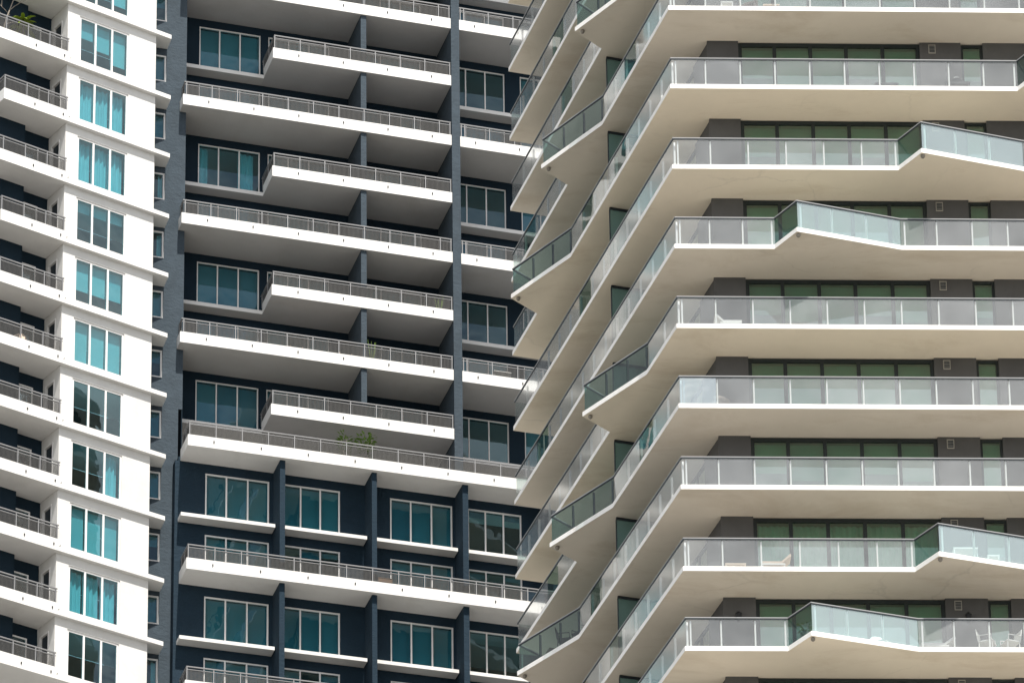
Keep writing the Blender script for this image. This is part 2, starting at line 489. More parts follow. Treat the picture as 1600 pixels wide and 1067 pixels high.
def add_window(t, T, u0, u1, vf, z0, z1, mull, frame, pane, bar=0.06, depth=0.08, cover=None, label=None, rail=True, inner=0.10, sill=True, cov_mat='blind'):
    """frame (one part) with its panes and what hangs behind them as sub-parts. mull: inner mullion positions; cover: per pane
    ('blind', fraction) / ('curtain', fraction, side) / None"""
    m = MB()
    m.box(T, u0, u1, vf - depth, vf, z1 - bar, z1)
    m.box(T, u0, u1, vf - depth, vf, z0, z0 + bar)
    edges = [u0 + bar / 2] + list(mull) + [u1 - bar / 2]
    for k, e in enumerate(edges):
        b = bar / 2
        m.box(T, e - b, e + b, vf - depth + .003, vf - .003, z0 + bar, z1 - bar)
    w = t.part('window', m, frame, label=label)
    for k in range(len(edges) - 1):
        a, b = edges[k] + bar / 2, edges[k + 1] - bar / 2
        a, b = min(a, b), max(a, b)
        p = MB(); p.box(T, a - .004, b + .004, vf - depth * .62, vf - depth * .45, z0 + bar - .004, z1 - bar + .004)
        t.part('pane', p, pane, w)
        c = cover[k] if cover and k < len(cover) else None
        if c:
            if c[0] == 'blind':
                q = MB(); zb = z1 - bar - (z1 - z0 - 2 * bar) * c[1]
                q.box(T, a - .02, b + .02, vf - depth - inner - .012, vf - depth - inner, zb, z1 - bar)
                t.part('blind', q, cov_mat, w)
            else:
                f = c[1]; (c0, c1) = (a, a + (b - a) * f) if c[2] == 'l' else (b - (b - a) * f, b)
                t.part('curtain', curtain_mb(T, c0 - .02, c1 + .02, vf - depth - inner - .08, z0 + .02, z1 - bar, ph=random.random() * 6), 'curtain', w)
    return w

# ------------------------------------------------------------------ LEFT TOWER (white and blue)
LT = Thing('apartment_tower', 'white and blue-grey apartment tower with white slab balconies and wire-mesh railings, on the left', 'building', L(-4, -8, 0))
LEV = [138.7, 135.68, 132.69, 129.72, 126.64, 123.70, 120.67, 117.75, 114.79, 111.88]     # slab undersides, upper zone; even = A, odd = B
# lower, forward zone
ZD, ZE = 109.15, 103.3
V1, VW = 1.21, -0.20
UO = 0.12

def rail_run(t, bal, T, us, v, zb, h_post, h_pan, end_posts=True, panels=True):
    """posts at us (along T's u at offset v), a mesh panel in each bay; heights above zb"""
    ang = math.atan2(T.eu[1], T.eu[0])
    post = box_data('railing_post', 0.05, 0.05, h_post, 'rail_l')
    for i, u in enumerate(us):
        if end_posts or 0 < i < len(us) - 1 or i == len(us) - 1:
            t.piece('railing_post', post, T(u, v, zb), ang, bal)
    if not panels: return
    for a, b in zip(us[:-1], us[1:]):
        w = abs(b - a) - 0.13
        if w < 0.12: continue
        data = mesh_panel_data(w, h_pan)
        a0 = min(a, b) + 0.065
        # panel data runs along +x of the piece
        t.piece('mesh_panel', data, T(a0, v + .008, zb + 0.04), ang, bal)

def handrail(t, bal, pts, zt, off=0.03):
    m = MB()
    m.strip(pts, -off, off, zt - 0.05, zt)
    t.part('handrail', m, 'rail_l', bal)
    m = MB()
    m.strip(pts, -.014, .014, zt - 0.165, zt - 0.135)
    t.part('mid_rail', m, 'rail_l', bal)

def drains(t, bal, T, us, v, z):
    d = box_data('drain_slot', 0.045, 0.05, 0.10, 'black')
    ang = math.atan2(T.eu[1], T.eu[0])
    for u in us:
        t.piece('drain_slot', d, T(u, v + .005, z), ang, bal)

def slab_with_curb(t, pts, front_idx, z, mats, th=0.2, curb=0.52, cw=0.14, name='balcony', label=None):
    """slab (plan pts) with an upstand along the consecutive plan points front_idx"""
    m = MB()
    m.prism(pts, z, z + th, 0, top=2, bot=1)
    b = t.part(name, m, mats, label=label)
    fp = [pts[i] for i in front_idx]
    # inward side: towards the centroid
    cx = sum(p[0] for p in pts) / len(pts); cy = sum(p[1] for p in pts) / len(pts)
    d = Vector((fp[1][0] - fp[0][0], fp[1][1] - fp[0][1]))
    nrm = Vector((-d.y, d.x))
    sgn = 1.0 if nrm.dot(Vector((cx - fp[0][0], cy - fp[0][1]))) > 0 else -1.0
    m = MB(); m.strip(fp, 0.0, cw, z + th, z + curb, side=sgn)
    # same face as the slab edge: the upstand is part of the same casting
    t.part('upstand', m, [mats[0]], b)
    return b, fp, sgn

P2 = lambda T, *uv: [T(u, v, 0)[:2] for (u, v) in uv]
MATL = ['fascia', 'soffit_l', 'floor_l']
ZT = 139.0
# piers of the upper zone
m = MB(); m.box(L, 0.0, 0.38, -2.5, 0.03, ZD + .3, ZT); LT.part('pier', m, 'blue')
POSTS_A = [-12.03, -10.89, -9.75, -8.61, -7.46, -6.31, -5.15, -4.0, -2.84, -1.70, -0.55, -0.06]
POSTS_B = [-8.08, -6.92, -5.79, -4.63, -3.48, -2.34, -1.20, -0.05]
POSTS_R = [0.46, 0.62, 1.77, 2.93, 4.08, 5.2]
for i, z in enumerate(LEV):
    isA = (i % 2 == 0)
    vis = i >= 1
    zt = z + 1.22          # handrail top
    if isA:
        pts = P2(L, (-12.2, -.65), (-12.2, 0), (-.004, 0), (-.004, -2.5), (-11.9, -2.5), (-11.9, -.65))
        b, fp, sg = slab_with_curb(LT, pts, [0, 1, 2], z, MATL)
        handrail(LT, b, P2(L, (-12.10, -.6), (-12.10, -.08), (-.02, -.08)), zt)
        rail_run(LT, b, L, POSTS_A, -.08, z + .52, .68, .50)
        Ls = L.sub(-12.10, -.08, 0, -1)
        rail_run(LT, b, Ls, [0.06, .52], 0, z + .52, .68, .50, end_posts=False)
        drains(LT, b, L, [-11.05 + 2.03 * k for k in range(6)], 0, z + .25)
    else:
        pts = P2(L, (-8.17, -1.7), (-8.17, 0), (-.004, 0), (-.004, -2.5), (-8.17, -2.5))
        b, fp, sg = slab_with_curb(LT, pts, [0, 1, 2], z, MATL)
        handrail(LT, b, P2(L, (-8.08, -2.25), (-8.08, -.08), (-.02, -.08)), zt)
        rail_run(LT, b, L, POSTS_B, -.08, z + .52, .68, .50)
        Ls = L.sub(-8.08, -.08, 0, -1)
        rail_run(LT, b, Ls, [0.0, 1.0, 2.0], 0, z + .52, .68, .50, end_posts=False)
        drains(LT, b, L, [-7.0 + 2.03 * k for k in range(4)], 0, z + .25)
        m = MB(); m.prism(P2(L, (-11.92, -1.7), (-8.174, -1.7), (-8.174, -2.5), (-11.92, -2.5)), z, z + .18, 0, top=0, bot=1)
        LT.part('ledge', m, MATL)
    # right of the main pier
    if isA:
        pts = P2(L, (.384, -2.5), (.384, 0), (7.5, 0), (7.5, -2.5))
        b, fp, sg = slab_with_curb(LT, pts, [1, 2], z, MATL)
        handrail(LT, b, P2(L, (.40, -.08), (6.5, -.08)), zt)
        rail_run(LT, b, L, POSTS_R, -.08, z + .52, .68, .50)
        drains(LT, b, L, [1.1, 3.13, 5.1], 0, z + .25)
    else:
        m = MB(); m.prism(P2(L, (.384, -2.5), (.384, -1.7), (7.5, -1.7), (7.5, -2.5)), z, z + .18, 0, top=0, bot=1)
        LT.part('ledge', m, MATL)
    # storey standing on this slab
    zn = LEV[i - 1] if i else z + 3.0
    z0 = z + .2
    # second pier of the bay
    m = MB(); m.box(L, -4.14, -3.89, -2.5, -.09, z0, zn); LT.part('pier', m, 'blue')
    # back wall pieces around the openings
    hw = zn - .36
    open_ = [(-10.97, -8.17), (-7.82, -5.0), (-3.55, -.75), (.44, 3.18), (3.9, 6.6)]
    us = [-11.95] + [q for o in open_ for q in o] + [7.5]
    for k in range(0, len(us), 2):
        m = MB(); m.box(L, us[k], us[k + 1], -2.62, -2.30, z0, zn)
        LT.part('wall', m, 'blue_shaded')
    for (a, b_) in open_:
        m = MB(); m.box(L, a, b_, -2.62, -2.30, hw, zn); LT.part('lintel', m, 'blue_shaded')
    for k, (a, b_) in enumerate(open_):
        w3 = (b_ - a) / 3
        mull = [a + w3, a + 2 * w3]
        if isA:
            cov = [('blind', 1)] * 3 if (i + k) % 3 else [('blind', .55), None, ('blind', 1)]
        else:
            cov = [('blind', 1)] * 3
            if i == 5 and k == 0: cov = [('curtain', .5, 'l'), None, ('curtain', .75, 'l')]
            if i == 5 and k == 3: cov = [None, ('blind', .3), None]
            if k == 3: cov = [None, None, None]
        add_window(LT, L, a, b_, -2.34, z0, hw, mull, 'frame_w', 'pane_l', bar=.058, cover=cov, cov_mat='blind_shaded')
# ceiling of the top shown storey and rooms
for i, z in enumerate(LEV):
    m = MB(); m.box(L, -11.9, 7.5, -6.5, -2.504, z + .01, z + .19, 0)
    LT.part('floor_slab', m, ['soffit_l'])
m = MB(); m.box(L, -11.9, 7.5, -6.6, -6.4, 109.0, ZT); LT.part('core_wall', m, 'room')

# ---- lower forward zone
LOWL = [ZD, ZE, 97.6]                       # big balconies
SILL = [106.22, 100.42]
for i, z in enumerate(LOWL):
    m = MB(); m.box(L, -12.158, -12.083, -.52, VW - .006, z, z + .2); LT.part('wall', m, 'blue_low_shaded')
    zt = z + 1.20
    pts = P2(L, (-12.08, VW), (-12.08, V1), (7.5, V1), (7.5, -2.2), (-11.95, -2.2), (-11.95, VW))
    b, fp, sg = slab_with_curb(LT, pts, [0, 1, 2], z, ['fascia', 'soffit_w', 'floor_l'])
    handrail(LT, b, P2(L, (-11.99, VW + .05), (-11.99, V1 - .08), (6.5, V1 - .08)), zt)
    us = [-11.99 + 1.143 * k for k in range(14)]
    rail_run(LT, b, L, us, V1 - .08, z + .52, .66, .48)
    Ls = L.sub(-11.99, V1 - .08, 0, -1)
    rail_run(LT, b, Ls, [0.0, .64, 1.25], 0, z + .52, .66, .48, end_posts=False)
    drains(LT, b, L, [-10.95 + 2.06 * k for k in range(8)], V1, z + .24)
PL = [(-8.01, -7.78), (-3.97, -3.75), (.06, .31), (4.08, 4.32)]
for (a, b_) in PL:
    for zt, zb in ((ZD, ZE + .2), (ZE, 97.8)):
        m = MB(); m.box(L, a, b_, -.5, V1 - .22, zb, zt); LT.part('pier', m, 'blue_low_shaded')
BAYW = [(-10.98, -8.18, ), (-7.76 + .1, -5.06), (-2.84, -.06), (.62, 3.05), (4.5, 7.2)]
m = MB(); m.box(L, -12.30, -12.16, -.72, VW, 94.0, ZD); LT.part('pier', m, 'blue_low_shaded')
lows = [(SILL[0], ZD, 0), (ZE, SILL[0], 1), (SILL[1], ZE, 0), (97.6, SILL[1], 1)]
for q, (zb, zt, door) in enumerate(lows):
    z0 = zb + .2
    hw = zt - .43
    us = [-12.158] + [x for o in BAYW for x in o] + [7.5]
    for k in range(0, len(us), 2):
        m = MB(); m.box(L, us[k], us[k + 1], -.52, VW - .006, z0, zt); LT.part('wall', m, 'blue_low_shaded')
    for k, (a, b_) in enumerate(BAYW):
        m = MB(); m.box(L, a, b_, -.52, VW - .006, hw, zt); LT.part('lintel', m, 'blue_low_shaded')
        w3 = (b_ - a) / 3
        cov = [('blind', 1)] * 3
        if k >= 3: cov = [None, None, None] if q == 2 else [('blind', .12), None, ('blind', .1)]
        if door and k == 1: cov = [None, ('blind', .16), ('blind', .10)]
        if door and k == 1 and q == 3: cov = [('blind', .9), None, ('blind', .9)]
        add_window(LT, L, a, b_, VW - .03, z0, hw, [a + w3, a + 2 * w3], 'frame_w', 'pane_l', bar=.068, cover=cov, cov_mat='blind_shaded')
    if not door:
        for (a, b_) in ((-12.16, -8.06), (-7.70, -4.03), (-3.64, 0.0), (.36, 4.03), (4.36, 7.5)):
            m = MB(); m.prism(P2(L, (a, VW), (a, .40), (b_, .40), (b_, VW)), zb, zb + .16, 0, bot=1)
            LT.part('ledge', m, ['fascia', 'soffit_w'])
    m = MB(); m.box(L, -12.1, 7.5, -4.5, -.524, zb + .01, zb + .19); LT.part('floor_slab', m, ['soffit_l'])
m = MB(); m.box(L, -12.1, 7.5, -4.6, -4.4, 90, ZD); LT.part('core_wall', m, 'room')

# ---- tall blue pier with its strip of small windows
lv = LEV + [108.93, 105.98, 103.03, 100.08, 97.13, 94.18]
for i in range(1, len(lv) - 1):
    z = lv[i]; zn = lv[i - 1]
    m = MB()
    a, b_ = -14.0, -12.83
    za, zb = z + 1.41, z + 2.75
    vs = -.63
    # one closed wall piece with an opening (frame-shaped ring)
    ring_o = [(-14.6, z), (-11.92 if z > 109.5 else -12.1, z), (-11.92 if z > 109.5 else -12.1, zn), (-14.6, zn)]
    ring_i = [(a, za), (b_, za), (b_, zb), (a, zb)]
    for v in (vs, vs - .3):
        for (u, zz) in ring_o + ring_i: m.v.append(L(u, v, zz))
    for k in range(4):
        j = (k + 1) % 4
        m.f += [(k, j, 4 + j, 4 + k), (8 + k, 8 + j, 12 + j, 12 + k), (k, j, 8 + j, 8 + k), (4 + k, 4 + j, 12 + j, 12 + k)]
        m.m += [0] * 4
    LT.part('wall', m, 'blue')
    add_window(LT, L, a, b_, vs - .03, za, zb, [(a + b_) / 2 - .05], 'frame_w', 'pane_l', bar=.075,
               cover=[('blind', 1 if i % 3 else .4)] * 2 if i not in (6, 7, 14) else [None, ('curtain', .3, 'r')], cov_mat='blind_shaded')
m = MB(); m.box(L, -11.95, -11.92, -2.6, -.64, 109.3, ZT); LT.part('wall', m, 'blue_shaded')
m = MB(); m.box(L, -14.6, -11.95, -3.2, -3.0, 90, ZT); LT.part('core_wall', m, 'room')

# ---- white wing
wb = [LEV[2] + 5.9, LEV[2] + 2.95] + lv[2:]
WIN = {  # storey index (slab it stands on) -> covers (order: right to left panes, u grows to the left)
    1: [('blind', 1)] * 3, 2: [('blind', 1)] * 3,
    3: [('blind', .74), ('blind', .62), ('blind', .42)],
    4: [('blind', .75), ('blind', .55), ('blind', .38)],
    5: [('curtain', 1, 'l')] * 3, 6: [('curtain', 1, 'l')] * 3,
    7: [('blind', .22)] * 3, 8: [('blind', .64), ('blind', .66), ('blind', .66)],
    9: [('blind', .93)] * 3, 10: [None] * 3, 11: [('curtain', .7, 'l'), None, None],
    12: [('blind', 1)] * 3, 13: [('curtain', 1, 'l')] * 3, 14: [None, None, None]}
for i in range(1, len(wb) - 1):
    z, zn = wb[i], wb[i - 1]
    corner = (i % 2 == 1)
    te = 8.25 if corner else 10.0
    mats = ['fascia', 'soffit_w', 'floor_w']
    wq = lambda *q: [W(t, o, 0)[:2] for (t, o) in q]
    # ledge in front of the wall, running past its right edge
    m = MB(); m.prism(wq((5.1, 0), (0, 0)) + P2(L, (-12.8, -.62), (-14.5, -.62)) + wq((2.6, -1.3), (5.1, -1.3)), z, z + .2, 0, top=2, bot=1)
    LT.part('ledge', m, mats)
    pts = wq((te, -1.9 if corner else -3), (te, 0), (5.104, 0), (5.104, -3.0), (te - .6, -3.0))
    b, fp, sg = slab_with_curb(LT, pts, [0, 1, 2] if corner else [1, 2], z, mats, curb=.53)
    pp = [5.03 + .14, 6.06, 7.12, 8.19] if corner else [5.17, 6.06, 7.12, 8.19, 9.25, 9.9]
    rail_run(LT, b, W, pp, -.06, z + .53, .66, .46)
    if corner:
        Ws = W.sub(8.19, -.06, 0, -1)
        rail_run(LT, b, Ws, [0, .95, 1.85], 0, z + .53, .66, .46, end_posts=False)
        handrail(LT, b, wq((8.19, -1.85), (8.19, -.06), (5.10, -.06)), z + 1.22)
    else:
        handrail(LT, b, wq((9.95, -.06), (5.10, -.06)), z + 1.22)
    drains(LT, b, W, [6.75, 5.35], 0, z + .2)
    # front wall with its big opening
    m = MB()
    t0, t1, w0, w1 = .66, 5.1, 2.02, 4.5
    za, zb = z + .35, zn - .40
    ro = [(t0, z + .2), (t1, z + .2), (t1, zn), (t0, zn)]; ri = [(w0, za), (w1, za), (w1, zb), (w0, zb)]
    for o in (-.20, -.42):
        for (u, zz) in ro + ri: m.v.append(W(u, o, zz))
    for k in range(4):
        j = (k + 1) % 4
        m.f += [(k, j, 4 + j, 4 + k), (8 + k, 8 + j, 12 + j, 12 + k), (k, j, 8 + j, 8 + k), (4 + k, 4 + j, 12 + j, 12 + k)]
        m.m += [0] * 4
    LT.part('wall', m, 'white')
    m = MB(); m.box(W, 1.6, 5.0, -.202, -.012, z + .2, z + .33); LT.part('window_sill', m, 'fascia')
    add_window(LT, W, w0, w1, -.235, za, zb, [2.85, 3.68], 'frame_w', 'pane_l', bar=.09, cover=WIN.get(i, [('blind', 1)] * 3), inner=.14)
    # side wall of the balcony with its door
    o0, o1, d0, d1 = -.42, -1.62, -.74, -1.36
    zd = z + 2.42
    m = MB()
    ro = [(o0, z + .2), (d0, z + .2), (d0, zd), (d1, zd), (d1, z + .2), (o1, z + .2), (o1, zn), (o0, zn)]
    n = len(ro)
    for t_ in (5.098, 4.95):
        for (o, zz) in ro: m.v.append(W(t_, o, zz))
    m.f += [(0, 1, 2, 7), (2, 3, 6, 7), (3, 4, 5, 6), (8, 9, 10, 15), (10, 11, 14, 15), (11, 12, 13, 14)]
    for k in range(n):
        j = (k + 1) % n
        m.f.append((k, j, n + j, n + k))
    m.m += [0] * (len(m.f))
    LT.part('wall', m, 'white')
    m = MB(); m.box(W, 4.98, 5.02, d1, d0, z + .2, zd); d = LT.part('door', m, 'gasket')
    m = MB()
    m.box(W, 5.0, 5.12, d1 - .06, d1 - .003, z + .2, zd + .07); m.box(W, 5.0, 5.12, d0 + .003, d0 + .05, z + .2, zd + .07)
    m.box(W, 5.0, 5.12, d1, d0, zd + .003, zd + .07)
    LT.part('door_frame', m, 'frame_w', d)
    # back walls, blue-grey with the shade in their colour
    m = MB(); m.box(W, 5.10, 6.45, -1.9, -1.64, z + .2, zn); LT.part('wall', m, 'blue_shaded')
    m = MB(); m.box(W, 6.45, te - .3 if corner else 10, -1.9, -1.31, z + .2, zn); LT.part('wall', m, 'blue_shaded')
    add_window(LT, W, 5.62, 6.445, -1.57, z + .25, z + 2.35, [], 'frame_w', 'pane_l', bar=.07, depth=.06, inner=.005)
    # room
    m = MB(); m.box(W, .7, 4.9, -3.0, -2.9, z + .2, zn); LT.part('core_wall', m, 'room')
    m = MB(); m.box(W, .5, 4.9, -2.9, -1.304, z + .01, z + .19); LT.part('floor_slab', m, ['soffit_w'])

# plain upper storeys and lower body, out of the frame (they shade, close off and mirror)
def extend(z_lo, z_hi, floors):
    m = MB(); m.box(L, -11.9, 7.5, -7, -2.3, z_lo, z_hi); m.box(L, -14.6, -11.92, -3.2, -.63, z_lo, z_hi)
    m.box(W, 5.1, 10, -6, -1.64, z_lo, z_hi); LT.part('body', m, 'blue_shaded', kind='stuff')
    m = MB(); m.box(W, .66, 5.1, -3, -.20, z_lo, z_hi); LT.part('body', m, 'white', kind='stuff')
    m = MB(); g_ = MB()
    for z in floors:
        m.box(L, -12.2, 7.5, -2.5, 0, z, z + .52); m.box(W, 0, 10, -1, 0, z, z + .3)
        g_.box(W, 2.0, 4.5, -.5, -.19, z + .4, z + 2.5); g_.box(L, -10.97, -8.2, -2.5, -2.28, z + .6, z + 2.6)
    LT.part('slab_edges', m, 'fascia', kind='stuff'); LT.part('far_panes', g_, 'frame_d', kind='stuff')
extend(139.2, 172.0, [141.6 + 2.97 * k for k in range(10)])
extend(0, 93.9, [92 - 2.95 * k for k in range(30)])
m = MB(); m.box(L, -12, 7.5, -7, -2.5, 93.9, 97.5); LT.part('body', m, 'blue_shaded')

# ------------------------------------------------------------------ RIGHT TOWER (glass balconies)
RT = Thing('glass_balcony_tower', 'pale tower with wraparound glass-railed balconies and jutting pointed slab corners, on the right', 'building', F(9, -9, 0))
ZK = {-5: 123.5, -4: 120.35, -3: 117.15, -2: 113.95, -1: 110.73, 0: 107.48, 1: 104.2, 2: 100.88, 3: 97.63, 4: 94.42, 5: 91.24, 6: 88.05,
      7: 84.88, 8: 81.82, 9: 78.65, 10: 75.45}
SIDE_LEN = 19.35
FK = {2: 8.04, 3: 3.53, 7: 8.0, 8: 3.53, 1: 12.44, 6: 12.6, -2: 3.53, -3: 8.0}          # front kink per floor
SK = {-1: 3.36, 0: 7.75, 1: 11.8, 4: 3.32, 5: 7.45, 6: 11.65}                            # side kink per floor
def front_path(k):
    p = [(0, 0)]
    if k in FK:
        a = FK[k]; p += [(a, 0), (a + .70, 1.16), (a + 4.5, 0)]
    p.append((18.0, 0))
    return p
def side_path(k):
    p = [(0, 0)]
    if k in SK:
        a = SK[k]; p += [(a, 0), (a + 3.47, 1.30), (a + 4.28, 0)]
    p.append((SIDE_LEN, 0))
    return p

def off_path(T, path, d):
    """plan points of a path moved inward by d along v with mitred kinks"""
    out = []
    n = len(path)
    for i in range(n):
        ds = []
        if i > 0: ds.append((path[i][0] - path[i-1][0], path[i][1] - path[i-1][1]))
        if i < n - 1: ds.append((path[i+1][0] - path[i][0], path[i+1][1] - path[i][1]))
        ns_ = []
        for (a, b) in ds:
            l = math.hypot(a, b); ns_.append((b / l, -a / l))
        mx = sum(q[0] for q in ns_); my = sum(q[1] for q in ns_)
        l2 = (mx * mx + my * my) / len(ns_) ; s = len(ns_) / 1.0
        ux, uy = mx / len(ns_), my / len(ns_)
        q2 = ux * ux + uy * uy
        out.append((path[i][0] + d * ux / q2, path[i][1] + d * uy / q2))
    return out

PANEL = {}
def glass_data(h, mat):
    key = ('g', h, mat)
    if key not in PANEL:
        m = MB(); m.box(ID, 0, 1, -.008, .008, 0, h); PANEL[key] = mesh_of('glass_panel', m, mat)
    return PANEL[key]

ODD = set()
def glass_run(t, bal, T, a, b, z, n, clear, maxn=None, post=True, post_in=-.09, first=None, skip=0, skip_post0=False):
    """n panels between path points a and b (already inset)"""
    du, dv = b[0] - a[0], b[1] - a[1]
    ln = math.hypot(du, dv)
    e = (du / ln, dv / ln)
    w0, w1 = T(a[0], a[1], 0), T(b[0], b[1], 0)
    ang = math.atan2(w1[1] - w0[1], w1[0] - w0[0])
    if first is not None:
        cuts = [0, first] + [first + (ln - first) * (i + 1) / (n - 1) for i in range(n - 1)]
    else:
        cuts = [ln * i / n for i in range(n + 1)]
    data = glass_data(1.03, 'gclear' if clear else 'gpanel')
    pdata = box_data('railing_post', .055, .07, 1.03, 'gasket' if (clear and T is S) else 'rail_r')
    for i in range(n):
        if maxn is not None and i >= maxn: break
        if i < skip: continue
        c0, c1 = cuts[i] + .008, cuts[i + 1] - .008
        dd = glass_data(1.03, 'gclear_unlit') if (T is S and (clear or (round(z, 2), i) in ODD)) or (clear and n == 1) else glass_data(1.03, 'gmirror') if (T is F and i == 0 and k == 5) else data
        t.piece('glass_panel', dd, T(a[0] + e[0] * c0, a[1] + e[1] * c0, z + .20), ang, bal, sc=(c1 - c0, 1, 1))
        if post and not (i == 0 and skip_post0):
            c = cuts[i] + (.16 if i == 0 else .035)
            px, py = a[0] + e[0] * c, a[1] + e[1] * c
            nx, ny = -e[1], e[0]
            if nx * 0 + ny * 1 < 0: nx, ny = -nx, -ny
            t.piece('railing_post', pdata, T(px + nx * post_in, py + ny * post_in, z + .18), ang, bal)

ODD = {(107.48, 3), (104.2, 4), (104.2, 7), (100.88, 7), (91.24, 2), (88.05, 7), (84.88, 5), (113.95, 9), (110.73, 3), (97.63, 11)}
PITCH = {1: 1.215, 2: 1.31, 3: 1.262, 4: 1.31, 5: 1.28, 6: 1.25, 7: 1.325, 8: 1.215, 0: 1.26}
for k in range(-5, 11):
    z = ZK[k]
    fp, sp = front_path(k), side_path(k)
    poly = [F(u, v, 0)[:2] for (u, v) in fp] + [F(18, -14, 0)[:2], S(SIDE_LEN, -9, 0)[:2]] + [S(u, v, 0)[:2] for (u, v) in reversed(sp[1:])]
    m = MB(); m.prism(poly, z, z + .18, 0, top=2, bot=1)
    b = RT.part('balcony', m, ['fascia_r', 'soffit_r', 'floor_r'])
    # railing: handrail with dark underside, following front and side
    fi, si = off_path(F, fp, .07), off_path(S, sp, .07)
    # the two insets meet at the corner
    cw = Vector(F(0, 0, 0)[:2])
    nfw = Vector((F.ev[0], F.ev[1])); nsw = Vector((S.ev[0], S.ev[1]))
    mm = nfw + nsw; mm = mm / (1 + nfw.dot(nsw))
    cin = cw - mm * .07
    fw_pts = [F(u, v, 0)[:2] for (u, v) in fi[1:]]
    sw_pts = [S(u, v, 0)[:2] for (u, v) in si[1:]]
    hr = list(reversed(sw_pts)) + [tuple(cin)] + fw_pts
    if k > 8: continue
    m = MB(); m.strip(hr, -.030, .030, z + 1.275, z + 1.31); RT.part('handrail', m, 'rail_h', b)
    m = MB(); m.strip(hr, -.022, .022, z + 1.232, z + 1.272); RT.part('gasket', m, 'gasket', b)
    end = S(SIDE_LEN - .07, -.07, 0)
    # local start points of the corner in both frames
    cF = ((cin - cw).dot(Vector(F.eu)), (cin - cw).dot(nfw)); cS = ((cin - cw).dot(Vector(S.eu)), (cin - cw).dot(nsw))
    # front panels (only where the picture reaches)
    if 0 <= k <= 8:
        pt = PITCH[k]
        U_END = 13.0
        if k in FK and FK[k] < 12.5:
            a = fi[1]
            L1 = a[0] - cF[0]; n = max(1, round(L1 / pt))
            glass_run(RT, b, F, cF, fi[1], z, n, False, first=None if n < 3 else min(pt * .98, L1 / n))
            # post closing the straight run
            RT.piece('railing_post', box_data('railing_post', .055, .07, 1.03, 'rail_r'), F(a[0] - .10, a[1] - .09, z + .18), F.angle(), b)
            glass_run(RT, b, F, fi[1], fi[2], z, 1, True, post=False)
            glass_run(RT, b, F, fi[2], fi[3], z, 3, True)
            if fi[3][0] < U_END:
                n = max(1, math.ceil((U_END - fi[3][0]) / pt))
                glass_run(RT, b, F, fi[3], (fi[3][0] + n * pt, -.07), z, n, False)
        else:
            n = math.ceil(12.9 / pt)
            glass_run(RT, b, F, cF, (cF[0] + n * pt, -.07), z, n, False)
    # side panels
    if -4 <= k <= 8:
        lim = {8: 4.2, 7: 10.5, 6: 17.5}.get(k, 99)
        start = {-1: 2.6, -2: 6.5, -3: 11.0, -4: 14.5}.get(k, 0)
        if k in SK:
            a = si[1]
            L1 = a[0] - cS[0]; n = max(1, round(L1 / 1.36))
            glass_run(RT, b, S, cS, si[1], z, n, False, skip=max(0, int(start / 1.36)))
            glass_run(RT, b, S, si[1], si[2], z, 3, True, post_in=-.07)
            glass_run(RT, b, S, si[2], si[3], z, 1, True, post=False)
            L2 = SIDE_LEN - .07 - si[3][0]; n2 = round(L2 / 1.36)
            if k < 6: glass_run(RT, b, S, si[3], (SIDE_LEN - .07, -.07), z, n2, False, post=(k < 5))
        else:
            L1 = SIDE_LEN - .07 - cS[0]; n = round(L1 / 1.36)
            glass_run(RT, b, S, cS, (SIDE_LEN - .07, -.07), z, n, False, maxn=math.ceil(lim / 1.36), skip=int(start / 1.36))
        # glass at the far end
        if k <= 5:
            glass_run(RT, b, S, (SIDE_LEN - .07, -.07), (SIDE_LEN - .07, -1.35), z, 1, True, post=False)
    # fixture under each tip
    for T, tab, du, dv in ((F, FK, .76, 1.0), (S, SK, 3.33, 1.05)):
        if k in tab:
            c = T(tab[k] + du, dv, z)
            m = MB(); m.lathe(c, [(.05, 0), (.075, -.01), (.08, -.08), (.045, -.13), (.02, -.14)], 12)
            RT.part('soffit_lamp', m, 'lamp', b, smooth=True)

